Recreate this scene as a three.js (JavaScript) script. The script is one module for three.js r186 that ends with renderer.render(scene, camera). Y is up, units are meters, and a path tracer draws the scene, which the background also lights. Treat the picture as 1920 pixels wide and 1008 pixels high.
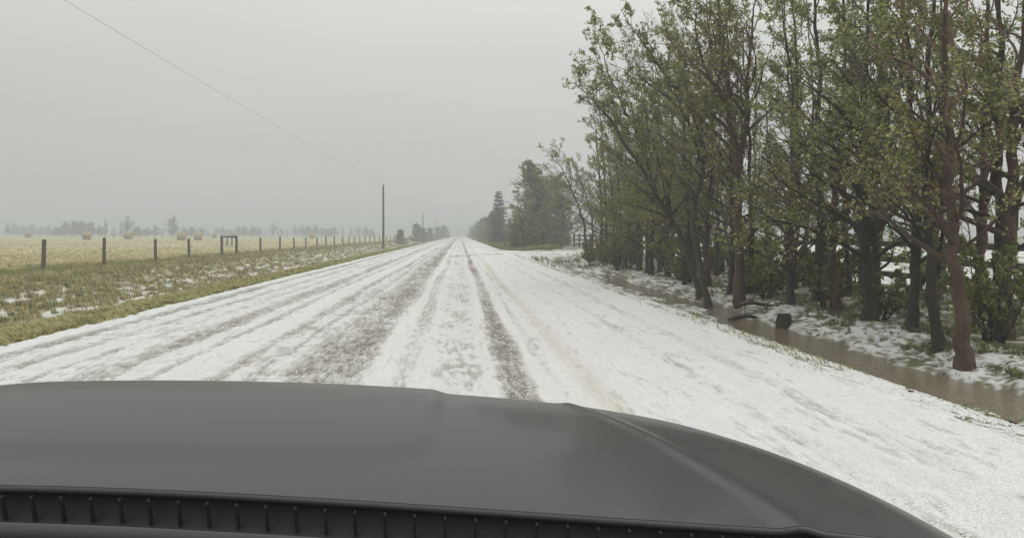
import * as THREE from 'three';
import { createNoise2D } from 'simplex-noise';
import { mergeGeometries } from 'three/addons/utils/BufferGeometryUtils.js';

// ---------------------------------------------------------------- camera, sky, sun, exposure
const scene = new THREE.Scene();
const camera = new THREE.PerspectiveCamera(2 * Math.atan(504 / 1397) * 180 / Math.PI, 1920 / 1008, 0.05, 4000);
camera.position.set(0, 1.5, 0);                 // looks straight up the road (-z)
camera.setViewOffset(1920, 1008, 98, 64, 1920, 1008);
const renderer = new THREE.WebGLRenderer({ antialias: true });
renderer.toneMapping = THREE.LinearToneMapping;
renderer.toneMappingExposure = 1.0;
renderer.shadowMap.enabled = true;

function rng(seed) { let a = seed >>> 0; return () => { a = (a + 0x6D2B79F5) | 0; let t = Math.imul(a ^ (a >>> 15), 1 | a); t = (t + Math.imul(t ^ (t >>> 7), 61 | t)) ^ t; return ((t ^ (t >>> 14)) >>> 0) / 4294967296; }; }
const noise = createNoise2D(rng(7)), noiseB = createNoise2D(rng(19)), noiseC = createNoise2D(rng(31));
const fbm = (x, y, o = 3) => { let s = 0, a = 0.5; for (let i = 0; i < o; i++) { s += a * noise(x, y); x = x * 2.03 + 3.1; y = y * 2.03 - 1.7; a *= 0.5; } return s; };
// heavy overcast: brighter overhead, a little brighter to the right where the cloud is thinner
const sunDir = new THREE.Vector3(0.62, 0.72, -0.3).normalize();
{
  const W = 512, H = 256, data = new Float32Array(W * H * 4);
  for (let r = 0; r < H; r++) {
    const up = ((r + 0.5) / H - 0.5) * Math.PI, y = Math.max(0, Math.sin(up));
    for (let c = 0; c < W; c++) {
      const az = ((c + 0.5) / W - 0.5) * 2 * Math.PI, x = Math.cos(az) * Math.cos(up), z = Math.sin(az) * Math.cos(up);
      const toSun = x * sunDir.x + z * sunDir.z + Math.sin(up) * sunDir.y;
      const l = (0.52 + 0.25 * y + 0.97 * y * y) * (1 + 0.17 * toSun) * (1 + 0.035 * fbm(x * 2.2 + 7 * y, z * 2.2 + 9 * y));
      const i = (r * W + c) * 4;
      data[i] = l * 0.985; data[i + 1] = l * 1.0; data[i + 2] = l * 0.965; data[i + 3] = 1;
    }
  }
  const t = new THREE.DataTexture(data, W, H, THREE.RGBAFormat, THREE.FloatType);
  t.mapping = THREE.EquirectangularReflectionMapping; t.magFilter = THREE.LinearFilter; t.minFilter = THREE.LinearFilter; t.needsUpdate = true;
  scene.background = t; scene.environment = t;
}
const sun = new THREE.DirectionalLight(new THREE.Color(1, 0.98, 0.94), 0.5);
sun.position.copy(sunDir).multiplyScalar(80); sun.castShadow = true; sun.shadow.radius = 50;
sun.shadow.camera.left = -60; sun.shadow.camera.right = 60; sun.shadow.camera.top = 60; sun.shadow.camera.bottom = -60; sun.shadow.camera.far = 200;
sun.shadow.mapSize.set(2048, 2048);
scene.add(sun); scene.add(sun.target);
scene.fog = new THREE.FogExp2(new THREE.Color(0.97, 1.0, 0.98), 0.0032);   // hail storm in the air

// ---------------------------------------------------------------- helpers
const clamp = (x, a = 0, b = 1) => Math.min(b, Math.max(a, x));
const sst = (a, b, x) => { const t = clamp((x - a) / (b - a)); return t * t * (3 - 2 * t); };
const lerp = (a, b, t) => a + (b - a) * t;
const mix3 = (a, b, t) => [lerp(a[0], b[0], t), lerp(a[1], b[1], t), lerp(a[2], b[2], t)];
const V = (x, y, z) => new THREE.Vector3(x, y, z);
const used = new Map();
function numbered(n) { const k = used.get(n) ?? 0; used.set(n, k + 1); return k ? `${n}_${String(k).padStart(3, '0')}` : n; }
function tag(o, label, category, group, kind) { o.userData = { ...o.userData, label, category }; if (group) o.userData.group = group; if (kind) o.userData.kind = kind; return o; }
function shadow(o) { o.traverse((m) => { if (m.isMesh) { m.castShadow = true; m.receiveShadow = true; } }); return o; }
function thing(name, label, category, pos = [0, 0, 0], group) { const g = new THREE.Group(); g.name = numbered(name); g.position.set(...pos); scene.add(g); return tag(g, label, category, group); }
function part(name, geo, mat, parent) { const m = new THREE.Mesh(geo, mat); m.name = name; m.castShadow = m.receiveShadow = true; parent.add(m); return m; }
const std = (r, g, b, rough = 0.9, extra = {}) => { const m = new THREE.MeshStandardMaterial({ roughness: rough, side: THREE.DoubleSide, ...extra }); m.color.setRGB(r, g, b); return m; };
const vcol = (rough = 0.95, extra = {}) => new THREE.MeshStandardMaterial({ vertexColors: true, roughness: rough, side: THREE.DoubleSide, ...extra });

class MB {                                        // gathers triangles with vertex colours and uv
  constructor() { this.p = []; this.n = []; this.c = []; this.u = []; this.i = []; }
  v(p, n, c, u = 0, w = 0) { this.p.push(p.x, p.y, p.z); this.n.push(n.x, n.y, n.z); this.c.push(c[0], c[1], c[2]); this.u.push(u, w); return this.p.length / 3 - 1; }
  tube(pts, radii, sides, col) {
    let prev = null, run = 0; const T = V(), N = V(1, 0, 0), B = V();
    for (let k = 0; k < pts.length; k++) {
      T.copy(pts[Math.min(k + 1, pts.length - 1)]).sub(pts[Math.max(k - 1, 0)]).normalize();
      if (k === 0) { N.set(1, 0, 0); if (Math.abs(T.x) > 0.9) N.set(0, 0, 1); }
      N.addScaledVector(T, -N.dot(T)).normalize(); B.crossVectors(T, N);
      if (k) run += pts[k].distanceTo(pts[k - 1]);
      const ring = [];
      for (let s = 0; s <= sides; s++) {
        const a = s / sides * Math.PI * 2, n = N.clone().multiplyScalar(Math.cos(a)).addScaledVector(B, Math.sin(a));
        const r = typeof radii === 'function' ? radii(k, a, run) : radii[k];
        ring.push(this.v(pts[k].clone().addScaledVector(n, r), n, typeof col === 'function' ? col(k, a) : col, s / sides, run));
      }
      if (prev) for (let s = 0; s < sides; s++) this.i.push(prev[s], prev[s + 1], ring[s], ring[s], prev[s + 1], ring[s + 1]);
      prev = ring;
    }
    return this;
  }
  tri(a, b, c, ca, cb, cc) {
    const n = b.clone().sub(a).cross(c.clone().sub(a)).normalize();
    const i = this.v(a, n, ca, 0, 0); this.v(b, n, cb ?? ca, 1, 0); this.v(c, n, cc ?? ca, 0.5, 1); this.i.push(i, i + 1, i + 2); return this;
  }
  geo() {
    const g = new THREE.BufferGeometry();
    g.setAttribute('position', new THREE.Float32BufferAttribute(this.p, 3)); g.setAttribute('normal', new THREE.Float32BufferAttribute(this.n, 3));
    g.setAttribute('color', new THREE.Float32BufferAttribute(this.c, 3)); g.setAttribute('uv', new THREE.Float32BufferAttribute(this.u, 2)); g.setIndex(this.i); return g;
  }
}

// ---------------------------------------------------------------- the lie of the land (x right, d ahead, metres)
const streamMid = (d) => 6.62 + 0.26 * Math.sin(d * 0.37) + 0.13 * Math.sin(d * 0.95 + 1) + 0.5 * sst(23, 34, d) + 0.1 * noise(d * 0.7, 3);
const streamHalf = (d) => (0.33 + 0.16 * sst(14, 9, d) + 0.2 * noise(d * 0.4, 9) + 0.07 * noise(d * 1.7, 5)) * sst(39, 30, d) + 0.02;
const approach = (x, d) => sst(50, 55, d) * sst(70, 65, d) * sst(3, 5, x);             // driveway into the yard
function H(x, d) {
  let y = 0;
  if (x < -6.1) {
    const t = -6.1 - x;
    const bottom = -0.62 + 0.1 * noiseB(d * 0.05, 2);
    y = bottom * sst(0.6, 3.2, t) * (1 - sst(4.6, 8.5, t));
    y += 0.07 * fbm(x * 0.7, d * 0.5) * sst(0.5, 2.5, t);
    if (t > 10) y += clamp((t - 10) * 0.006, 0, 0.55) + clamp((t - 100) * 0.003, 0, 0.5);
  } else if (x > 4.0) {
    const ditch = 1 - sst(46, 54, d) * sst(78, 70, d);
    let yy = -0.5 * sst(4.2, 5.75, x) * (1 - 0.62 * sst(6.75, 8.0, x)) * sst(46, 36, d) - 0.25 * sst(4.2, 5.6, x) * (1 - sst(6.5, 8, x)) * sst(36, 46, d);
    yy *= ditch;
    yy += clamp((x - 8.5) * 0.06, 0, 0.42) + 0.05 * fbm(x * 0.9, d * 0.7) * sst(4.6, 6, x);
    yy -= 0.12 * sst(streamHalf(d) + 0.18, streamHalf(d) - 0.05, Math.abs(x - streamMid(d))) * sst(39, 32, d);
    y = yy;
  } else {
    const e = (x + 1.05) / 5.1; y = 0.03 * (1 - e * e);
  }
  return y;
}

// wheel tracks in the hail: lateral place, half width, how far they are worn to the gravel
const TRACKS = [[-5.55, 0.16, 0.66], [-4.9, 0.1, 0.42], [-3.75, 0.2, 0.62], [-3.2, 0.08, 0.44], [-4.35, 0.07, 0.36], [-2.1, 0.06, 0.36], [-2.5, 0.11, 0.52], [-1.25, 0.3, 0.66], [-1.62, 0.2, 0.46], [-0.6, 0.13, 0.58], [0.57, 0.16, 1.0], [0.95, 0.07, 0.42], [1.27, 0.12, 0.4], [2.45, 0.08, 0.25], [3.1, 0.1, 0.28]];
const HAIL = [0.625, 0.62, 0.608], GRAVEL = [0.105, 0.088, 0.068], SLUSH = [0.375, 0.36, 0.33], MUDDY = [0.52, 0.48, 0.40];
function worn(x, d) {                                                        // 0 fresh hail .. 1 bare gravel
  const wob = 0.07 * noiseB(d * 0.06, 1) + 0.02 * noiseB(d * 0.4, 5);
  let w = 0, tint = 0;
  for (let k = 0; k < TRACKS.length; k++) {
    const [tx, hw, s] = TRACKS[k];
    const q = (x - tx - wob * (k % 3 - 1 || 0.6)) / (hw * (1 + 0.25 * noiseC(d * 0.15, tx * 3)));
    const g = Math.exp(-q * q * q * q * 0.9) * s * (0.85 + 0.3 * noiseC(d * 0.11, tx * 7));
    if (g > w) w = g;
    if (k === 12) tint = Math.exp(-q * q) * 0.9;
  }
  // turning tracks that swing off the road into the driveway
  for (const [x0, d0, hw] of [[-0.6, 49, 0.2], [0.6, 51.5, 0.2]]) {
    if (d > d0 - 14) {
      const R = 9.5, cx = x0 + R, cd = d0, r = Math.hypot(x - cx, d - cd);
      const a = (x < cx && d > cd) ? Math.abs(r - R) : (x >= cx && d > cd) ? Math.abs(d - cd - R) : 9;
      w = Math.max(w, 0.8 * Math.exp(-Math.pow(a / hw / 1.8, 4)));
    }
  }
  w = Math.max(w, 0.8 * Math.exp(-Math.pow((x - 3.7) / 0.9, 2) - Math.pow((d - 71) / 2.2, 4)));
  return [w, tint];
}
function roadColor(x, d) {
  const [w, tint] = worn(x, d);
  const grain = 0.6 * noise(x * 9, d * 1.7) + 0.4 * noiseB(x * 22, d * 5), blot = fbm(x * 1.1, d * 0.4), drift = noiseC(x * 2.6, d * 0.5), rows = noiseB(x * 1.6 + 4, d * 2.6);
  const ploughed = sst(-3.1, -2.2, x) * sst(-0.9, -1.3, x) * 0.46 + sst(0.5, 0.15, Math.abs(x + 0.02)) * 0.44 + sst(-2.4, -3.6, x) * sst(-6.1, -5.4, x) * 0.34 + sst(1.4, 2.2, x) * 0.16;   // thinner, stirred hail between the ruts
  const bare = clamp(w * 0.60 + ploughed * 0.45 + 0.34 * (grain - 0.12) * (0.2 + w + ploughed) + 0.26 * blot * (w + ploughed) + (0.22 * rows + 0.2 * drift) * (ploughed + 0.15 * w));
  let c = mix3(HAIL, SLUSH, sst(0.08, 0.40, bare));
  c = mix3(c, GRAVEL, sst(0.34, 0.72, bare) * 0.82);
  c = mix3(c, MUDDY, tint * 0.55);
  const thin = sst(0.22, 0.58, 0.55 * grain + 0.45 * drift + 0.3 * blot);     // stones showing through
  c = mix3(c, [0.27, 0.25, 0.225], thin * 0.45);
  const v = 1 + 0.06 * grain + 0.05 * blot + 0.04 * drift;
  return [c[0] * v, c[1] * v, c[2] * v, bare];
}
const GREEN = [0.20, 0.205, 0.085], THATCH = [0.27, 0.24, 0.125], EARTH = [0.10, 0.085, 0.055], STUBBLE = [0.45, 0.395, 0.23];
function leftHail(x, d) {                                                    // where hail lies in the left ditch and on its bank
  const t = -6.1 - x, lie = 1.0 * Math.exp(-Math.pow((t - 3.3) / 1.2, 2)) + 0.40 * Math.exp(-Math.pow((t - 5.6) / 2.3, 2)) + 0.6 * sst(0.35, 0.05, t) + 0.12 * sst(12, 9, t) * sst(1.5, 2.5, t);
  return sst(0.28, 0.62, lie * 0.66 + 0.45 * fbm(x * 1.2 + 9, d * 0.25) + 0.24 * noise(x * 4, d * 1.2) + 0.22 * noiseB(x * 9, d * 3));
}
function leftColor(x, d) {
  const t = -6.1 - x, f = fbm(x * 0.55, d * 0.28), g = noise(x * 4, d * 2.2), h = noiseB(x * 11, d * 6);
  let c = mix3(GREEN, THATCH, clamp(0.45 + 0.7 * f + 0.3 * g));
  c = mix3(c, EARTH, sst(0.25, 0.7, fbm(x * 0.8 + 40, d * 0.4) + 0.25 * g) * sst(2.5, 4, t) * 0.8);
  const hail = leftHail(x, d);
  c = mix3(c, HAIL, hail * 0.8 * (t > 0.5 && t < 1.5 ? 0.55 : 1));
  // beyond the fence: stubble
  const fld = sst(10.2, 13.5, t + 1.2 * f);
  let s = mix3(STUBBLE, [0.33, 0.31, 0.14], clamp(0.5 + fbm(x * 0.06, d * 0.05) + 0.25 * noise(x * 0.9, d * 0.5)));
  s = mix3(s, HAIL, sst(0.55, 0.85, fbm(x * 0.35 + 5, d * 0.6) + 0.45 * h) * 0.5);
  const row = 0.5 + 0.5 * Math.sin(d * 1.1 + x * 0.12 + 2 * f);
  s = mix3(s, [0.26, 0.22, 0.11], 0.22 * row);
  return mix3(c, s, fld);
}
function rightColor(x, d) {
  const f = fbm(x * 0.7 + 20, d * 0.45), g = noise(x * 4.5, d * 3), h = noiseB(x * 12, d * 8);
  const ap = approach(x, d);
  let grass = mix3([0.10, 0.115, 0.045], [0.16, 0.14, 0.075], clamp(0.5 + f + 0.3 * g));
  const lie = x < 5.6 ? 1.0 - 0.3 * Math.exp(-Math.pow((x - 4.15) / 0.16, 2)) - 0.16 * sst(20, 34, d) : x < 8.2 ? 0.54 : x < 12.5 ? 0.37 : 0.6;
  const lieFar = sst(72, 80, d);                                             // grassy verge past the driveway
  let hail = sst(0.42, 0.62, lerp(lie, 0.28, lieFar) + 0.36 * f + 0.24 * g + 0.3 * h);
  hail = Math.max(hail, ap * sst(-0.5, -0.1, g * 0.5 + f));
  const v = 1 + 0.05 * h;
  let c = mix3(grass, [HAIL[0] * v, HAIL[1] * v, HAIL[2] * v], hail);
  c = mix3(c, SLUSH, 0.5 * ap * sst(0.1, 0.5, noiseC(x * 0.6, d * 1.7)));
  const edge = Math.abs(x - streamMid(d)) - streamHalf(d);
  if (d < 39) c = mix3(c, [0.17, 0.135, 0.10], sst(0.12, 0.0, edge + 0.08 * g));
  return c;
}

// grid lines shared by all bands of ground, so that they meet without gaps
const rows = []; for (let d = -14; d < 3; d += 0.6) rows.push(d);
for (let d = 3; d < 1700;) { rows.push(d); d += Math.max(0.03, d * d * 0.00062); } rows.push(1750);
function span(a, b, step) { const n = Math.round((b - a) / step), o = []; for (let i = 0; i <= n; i++) o.push(a + (b - a) * i / n); return o; }
function outward(a, b, step, grow) { const o = [a]; let s = step, x = a, sg = Math.sign(b - a); while (Math.abs(b - x) > s * 1.5) { x += sg * s; o.push(x); s *= grow; } o.push(b); return sg < 0 ? o.reverse() : o; }
const bands = [
  ['field', outward(-16, -1500, 0.12, 1.035), leftColor, 'pale golden stubble field beyond the post fence on the left', 'field'],
  ['ditch', span(-16, -6.1, 0.06), leftColor, 'grassy roadside ditch with hail drifts left of the road', 'ditch'],
  ['road', span(-6.1, 4.0, 0.02), roadColor, 'straight gravel road white with hail and lined by wheel tracks', 'road'],
  ['ditch', span(4.0, 8.2, 0.04), rightColor, 'hail covered roadside ditch between the road and the grove', 'ditch'],
  ['ground', outward(8.2, 1500, 0.07, 1.022), rightColor, 'hail and grass covered ground under the trees on the right', 'ground'],
];
const roadTex = (() => {                                                     // fine grain of packed hailstones, relief only
  const N = 512, d = new Uint8Array(N * N * 4), R = rng(3), f = new Float32Array(N * N).fill(0);
  for (let k = 0; k < 9000; k++) {
    const cx = R() * N, cy = R() * N, r = 2 + R() * 4.5, q = Math.ceil(r);
    for (let j = -q; j <= q; j++) for (let i = -q; i <= q; i++) { const t = 1 - (i * i + j * j) / (r * r); if (t > 0) { const a = (((cy + j) | 0) + N) % N * N + (((cx + i) | 0) + N) % N; f[a] = Math.max(f[a], Math.sqrt(t) * (0.5 + r / 13)); } }
  }
  for (let i = 0; i < N * N; i++) { const v = 255 * clamp(f[i]); d[i * 4] = d[i * 4 + 1] = d[i * 4 + 2] = v; d[i * 4 + 3] = 255; }
  const t = new THREE.DataTexture(d, N, N); t.wrapS = t.wrapT = THREE.RepeatWrapping; t.magFilter = THREE.LinearFilter; t.minFilter = THREE.LinearMipmapLinearFilter; t.generateMipmaps = true; t.needsUpdate = true; return t;
})();
const groundMat = vcol(0.92), roadMat = vcol(0.75, { bumpMap: roadTex, bumpScale: 0.006 });
for (const [name, xs, colorAt, label, cat] of bands) {
  const nx = xs.length, nd = rows.length, P = new Float32Array(nx * nd * 3), C = new Float32Array(nx * nd * 3), U = new Float32Array(nx * nd * 2), I = new Uint32Array((nx - 1) * (nd - 1) * 6);
  let k = 0;
  for (let r = 0; r < nd; r++) for (let i = 0; i < nx; i++) {
    const x = xs[i], d = rows[r], q = r * nx + i, c = colorAt(x, d);
    let y = H(x, d);
    if (name === 'road' && i > 0 && i < nx - 1) y += d < 60 ? 0.03 * (1 - sst(0.02, 0.6, c[3])) + 0.014 * noise(x * 5, d * 2.2) + 0.006 * noiseB(x * 19, d * 13) : 0.01;
    if (x > 4.05 && x < 8.1 && d < 60) y += 0.012 * noise(x * 7, d * 5) + (x > 5.3 && x < 8 ? 0.035 * noiseB(x * 2.3, d * 1.6) + 0.02 * noiseC(x * 5, d * 4) : 0);
    P.set([x, y, -d], q * 3); C.set([c[0], c[1], c[2]], q * 3); U.set([x / 0.7, d / 0.7], q * 2);
  }
  for (let r = 0; r < nd - 1; r++) for (let i = 0; i < nx - 1; i++) { const a = r * nx + i, b = a + 1, e = a + nx, f = e + 1; I[k++] = a; I[k++] = b; I[k++] = e; I[k++] = b; I[k++] = f; I[k++] = e; }
  const g = new THREE.BufferGeometry(); g.setAttribute('position', new THREE.BufferAttribute(P, 3)); g.setAttribute('color', new THREE.BufferAttribute(C, 3)); g.setAttribute('uv', new THREE.BufferAttribute(U, 2)); g.setIndex(new THREE.BufferAttribute(I, 1)); g.computeVertexNormals();
  const m = part(numbered(name), g, name === 'road' || label.startsWith('hail covered') ? roadMat : groundMat, scene);
  tag(m, label, cat, null, 'structure');
}
// muddy meltwater running in the right ditch
{
  const p = [], idx = []; let n = 0;
  for (let d = 4; d <= 37.5; d += 0.15) for (let i = 0; i <= 6; i++) {
    const x = streamMid(d) + (i / 3 - 1) * (streamHalf(d) + 0.25);
    p.push(x, Math.max(-0.545, -0.545 + 0.0022 * (d - 4)) + 0.003 * noise(x * 3, d * 2.2), -d); if (d > 4 && i) { idx.push(n - 8, n - 7, n - 1, n - 1, n - 7, n); } n++;
  }
  const g = new THREE.BufferGeometry(); g.setAttribute('position', new THREE.Float32BufferAttribute(p, 3)); g.setAttribute('uv', new THREE.Float32BufferAttribute(p.flatMap((v, k) => k % 3 === 0 ? [v * 0.5, p[k + 2] * 0.3] : []), 2)); g.setIndex(idx); g.computeVertexNormals();
  tag(part('stream', g, std(0.165, 0.13, 0.09, 0.1, { bumpMap: roadTex, bumpScale: 0.01 }), scene), 'brown muddy meltwater stream winding along the right ditch', 'stream', null, 'structure');
}

// ---------------------------------------------------------------- car bonnet in front of the lens
{
  const filmTex = (() => {                                                    // road film and drying water marks: how dull the lacquer is
    const N = 512, d = new Uint8Array(N * N * 4);
    for (let y = 0; y < N; y++) for (let x = 0; x < N; x++) { const v = clamp(0.5 + 0.35 * fbm(x * 0.012, y * 0.012, 4) + 0.18 * noiseB(x * 0.11, y * 0.03) + 0.2 * (noiseC(x * 0.35, y * 0.35) > 0.72 ? 1 : 0)), i = (y * N + x) * 4; d[i] = d[i + 1] = d[i + 2] = 110 + 145 * v; d[i + 3] = 255; }
    const t = new THREE.DataTexture(d, N, N); t.wrapS = t.wrapT = THREE.RepeatWrapping; t.magFilter = THREE.LinearFilter; t.minFilter = THREE.LinearFilter; t.needsUpdate = true; return t;
  })();
  const car = thing('car', 'dark grey car bonnet and cowl filling the bottom of the view', 'car', [-0.43, 0, 0]);
  const paint = new THREE.MeshPhysicalMaterial({ roughness: 0.55, metalness: 0.0, clearcoat: 0.32, clearcoatRoughness: 0.2, clearcoatRoughnessMap: filmTex, side: THREE.DoubleSide }); paint.color.setRGB(0.014, 0.016, 0.016);
  const black = std(0.018, 0.019, 0.02, 0.6), trim = std(0.019, 0.02, 0.021, 0.9), dash = std(0.03, 0.031, 0.032, 0.7);
  const rear = (e) => 0.735 - 0.03 * sst(0, 0.7, e) + 0.0 * e, front = (e) => 1.50 - 0.09 * e * e - 0.2 * Math.pow(Math.abs(e), 10);
  const yFront = (e) => 1.200 - 0.02 * e - 0.040 * e * e - 0.01 * e ** 4, yRear = (e) => 1.253 - 0.02 * e - 0.03 * e * e;
  const hoodY = (e, d, t) => {
    let y = lerp(yRear(e), yFront(e), Math.pow(clamp(t), 1.25)) + 0.012 * Math.sin(Math.PI * clamp(t));
    const dome = (e < 0 ? sst(-0.56, -0.36, e) : sst(0.412, 0.372, e)) * sst(0.80, 0.88, d + 0.25 * Math.pow(Math.abs(e) / 0.38, 8) * -0.25);
    y += 0.007 * dome;
    const crease = 0.755 - 0.115 * (d - 0.7) / 0.75 - Math.abs(e);
    y += 0.004 * Math.exp(-crease * crease / (2 * 0.010 * 0.010));
    if (crease < 0) y -= 0.025 * -crease;
    const over = Math.max(0, Math.abs(e) - 0.82) / 0.18; y -= lerp(0.05, 0.012, clamp(t)) * over * over;
    return y;
  };
  const NE = 240, NT = 90, P = [], I = [], UV = [];
  for (let j = 0; j <= NT; j++) for (let i = 0; i <= NE; i++) {
    const e = -1 + 2 * i / NE, t = j / NT * 1.06, d = lerp(rear(Math.abs(e)), front(e), Math.min(t, 1)) + Math.max(0, t - 1) * 0.5;
    UV.push(e * 1.2, d * 1.2); P.push(e, hoodY(e, d, t) - Math.pow(Math.max(0, t - 0.97) / 0.09, 2) * 0.06, -d);
  }
  for (let j = 0; j < NT; j++) for (let i = 0; i < NE; i++) { const a = j * (NE + 1) + i; I.push(a, a + 1, a + NE + 1, a + 1, a + NE + 2, a + NE + 1); }
  const g = new THREE.BufferGeometry(); g.setAttribute('position', new THREE.Float32BufferAttribute(P, 3)); g.setAttribute('uv', new THREE.Float32BufferAttribute(UV, 2)); g.setIndex(I); g.computeVertexNormals();
  part('bonnet', g, paint, car);
  const lip = new MB(), lp = []; for (let i = 0; i <= 240; i++) { const e = -1 + i / 120, d = rear(Math.abs(e)); lp.push(V(e, hoodY(e, d, 0) - 0.0045, -d - 0.001)); }
  part('bonnet_lip', lip.tube(lp, lp.map(() => 0.0045), 8, [1, 1, 1]).geo(), paint, car);
  // sides and nose hang from the rim of the bonnet
  const skirt = (name, rim) => {
    const p = [], ii = []; rim.forEach(([v, o], k) => { for (const [a, dy] of [[0, 0], [0.03, -0.05], [0.05, -0.25], [0.03, -0.75]]) p.push(v.x + o.x * a, v.y + dy, v.z + o.z * a); if (k) for (let q = 0; q < 3; q++) { const b = k * 4 + q, c = b - 4; ii.push(c, c + 1, b, b, c + 1, b + 1); } });
    const gg = new THREE.BufferGeometry(); gg.setAttribute('position', new THREE.Float32BufferAttribute(p, 3)); gg.setIndex(ii); gg.computeVertexNormals(); part(name, gg, paint, car);
  };
  const at = (i, j) => V(P[(j * (NE + 1) + i) * 3], P[(j * (NE + 1) + i) * 3 + 1] - 0.004, P[(j * (NE + 1) + i) * 3 + 2]);
  skirt('fender', Array.from({ length: NT + 1 }, (_, j) => [at(NE, j), V(1, 0, 0)]));
  skirt('fender', Array.from({ length: NT + 1 }, (_, j) => [at(0, j), V(-1, 0, 0)]));
  skirt('front_panel', Array.from({ length: NE + 1 }, (_, i) => [at(i, NT), V(0, 0, -1)]));
  // cowl under the windscreen with its row of ribs
  const cw = [], ci = [];
  for (let i = 0; i <= 240; i++) { const e = -1 + i / 120, d = rear(Math.abs(e)); [[0.012, -0.008], [0.008, -0.03], [-0.03, -0.06], [-0.3, -0.07]].forEach(([dd, dy]) => cw.push(e, hoodY(e, d, 0) + dy, -(d + dd))); if (i) for (let q = 0; q < 3; q++) { const b = i * 4 + q, c = b - 4; ci.push(c, b, c + 1, b, b + 1, c + 1); } }
  const cg = new THREE.BufferGeometry(); cg.setAttribute('position', new THREE.Float32BufferAttribute(cw, 3)); cg.setIndex(ci); cg.computeVertexNormals();
  part('cowl_panel', cg, black, car);
  const ribGeo = new THREE.BoxGeometry(0.0022, 0.026, 0.005);
  for (let e = -0.86; e < 0.9; e += 0.029) { const r = part('cowl_rib', ribGeo, trim, car); r.position.set(e, hoodY(e, rear(Math.abs(e)), 0) - 0.0215, -(rear(Math.abs(e)) - 0.002)); r.rotation.x = 0.25; }
  // front rim of the dashboard
  const dp = []; for (let i = 0; i <= 40; i++) { const x = -0.5 + i / 40 * 1.5; dp.push(V(x, 1.3 - 0.03 * (x - 0.12) - 0.02 * Math.max(0, x - 0.2), -0.5 + 0.03 * x * x)); }
  part('dashboard_rim', new MB().tube(dp, dp.map(() => 0.007), 10, [1, 1, 1]).geo(), dash, car);
  const dq = [], di = []; dp.forEach((v, i) => { dq.push(v.x, v.y - 0.004, v.z, v.x, v.y - 0.012, v.z + 0.2); if (i) di.push(i * 2 - 2, i * 2, i * 2 - 1, i * 2, i * 2 + 1, i * 2 - 1); });
  const dg = new THREE.BufferGeometry(); dg.setAttribute('position', new THREE.Float32BufferAttribute(dq, 3)); dg.setIndex(di); dg.computeVertexNormals(); part('dashboard', dg, dash, car);
}

// ---------------------------------------------------------------- trees
const barkTex = (() => {
  const W = 128, N = 512, d = new Uint8Array(W * N * 4);
  for (let y = 0; y < N; y++) for (let x = 0; x < W; x++) {
    const a = x / W * Math.PI * 2, cx = Math.cos(a) * 2.2, cy = Math.sin(a) * 2.2;
    const v = clamp(0.55 + 0.35 * noise(cx * 2.4 + y * 0.004, cy * 2.4 + y * 0.012) + 0.25 * noiseB(cx * 6 + y * 0.02, cy * 6 + y * 0.05) + 0.15 * noiseC(x * 0.5, y * 0.3));
    const i = (y * W + x) * 4; d[i] = d[i + 1] = d[i + 2] = 255 * (0.45 + 0.55 * v); d[i + 3] = 255;
  }
  const t = new THREE.DataTexture(d, W, N); t.wrapS = t.wrapT = THREE.RepeatWrapping; t.magFilter = THREE.LinearFilter; t.minFilter = THREE.LinearMipmapLinearFilter; t.generateMipmaps = true; t.colorSpace = THREE.SRGBColorSpace; t.needsUpdate = true; return t;
})();
const barkMat = vcol(0.9, { map: barkTex, bumpMap: barkTex, bumpScale: 0.02 }), twigMat = vcol(0.9);
const leafMat = new THREE.MeshPhysicalMaterial({ vertexColors: true, roughness: 0.75, transmission: 0.4, thickness: 0, side: THREE.DoubleSide });
const RED = [0.175, 0.112, 0.084], DARK = [0.085, 0.066, 0.054], GREYBARK = [0.14, 0.112, 0.09], PALE = [0.40, 0.31, 0.21];
const wind = V(-1, 0.05, -0.15).normalize();

function leaf(mb, p, dir, side, len, w, col) {
  const tip = p.clone().addScaledVector(dir, len), mid = p.clone().addScaledVector(dir, len * 0.45), nrm = dir.clone().cross(side).multiplyScalar(w * 0.35);
  const a = mid.clone().addScaledVector(side, w).add(nrm), b = mid.clone().addScaledVector(side, -w).add(nrm);
  mb.tri(p, tip, a, col); mb.tri(p, b, tip, col);
}
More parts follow.
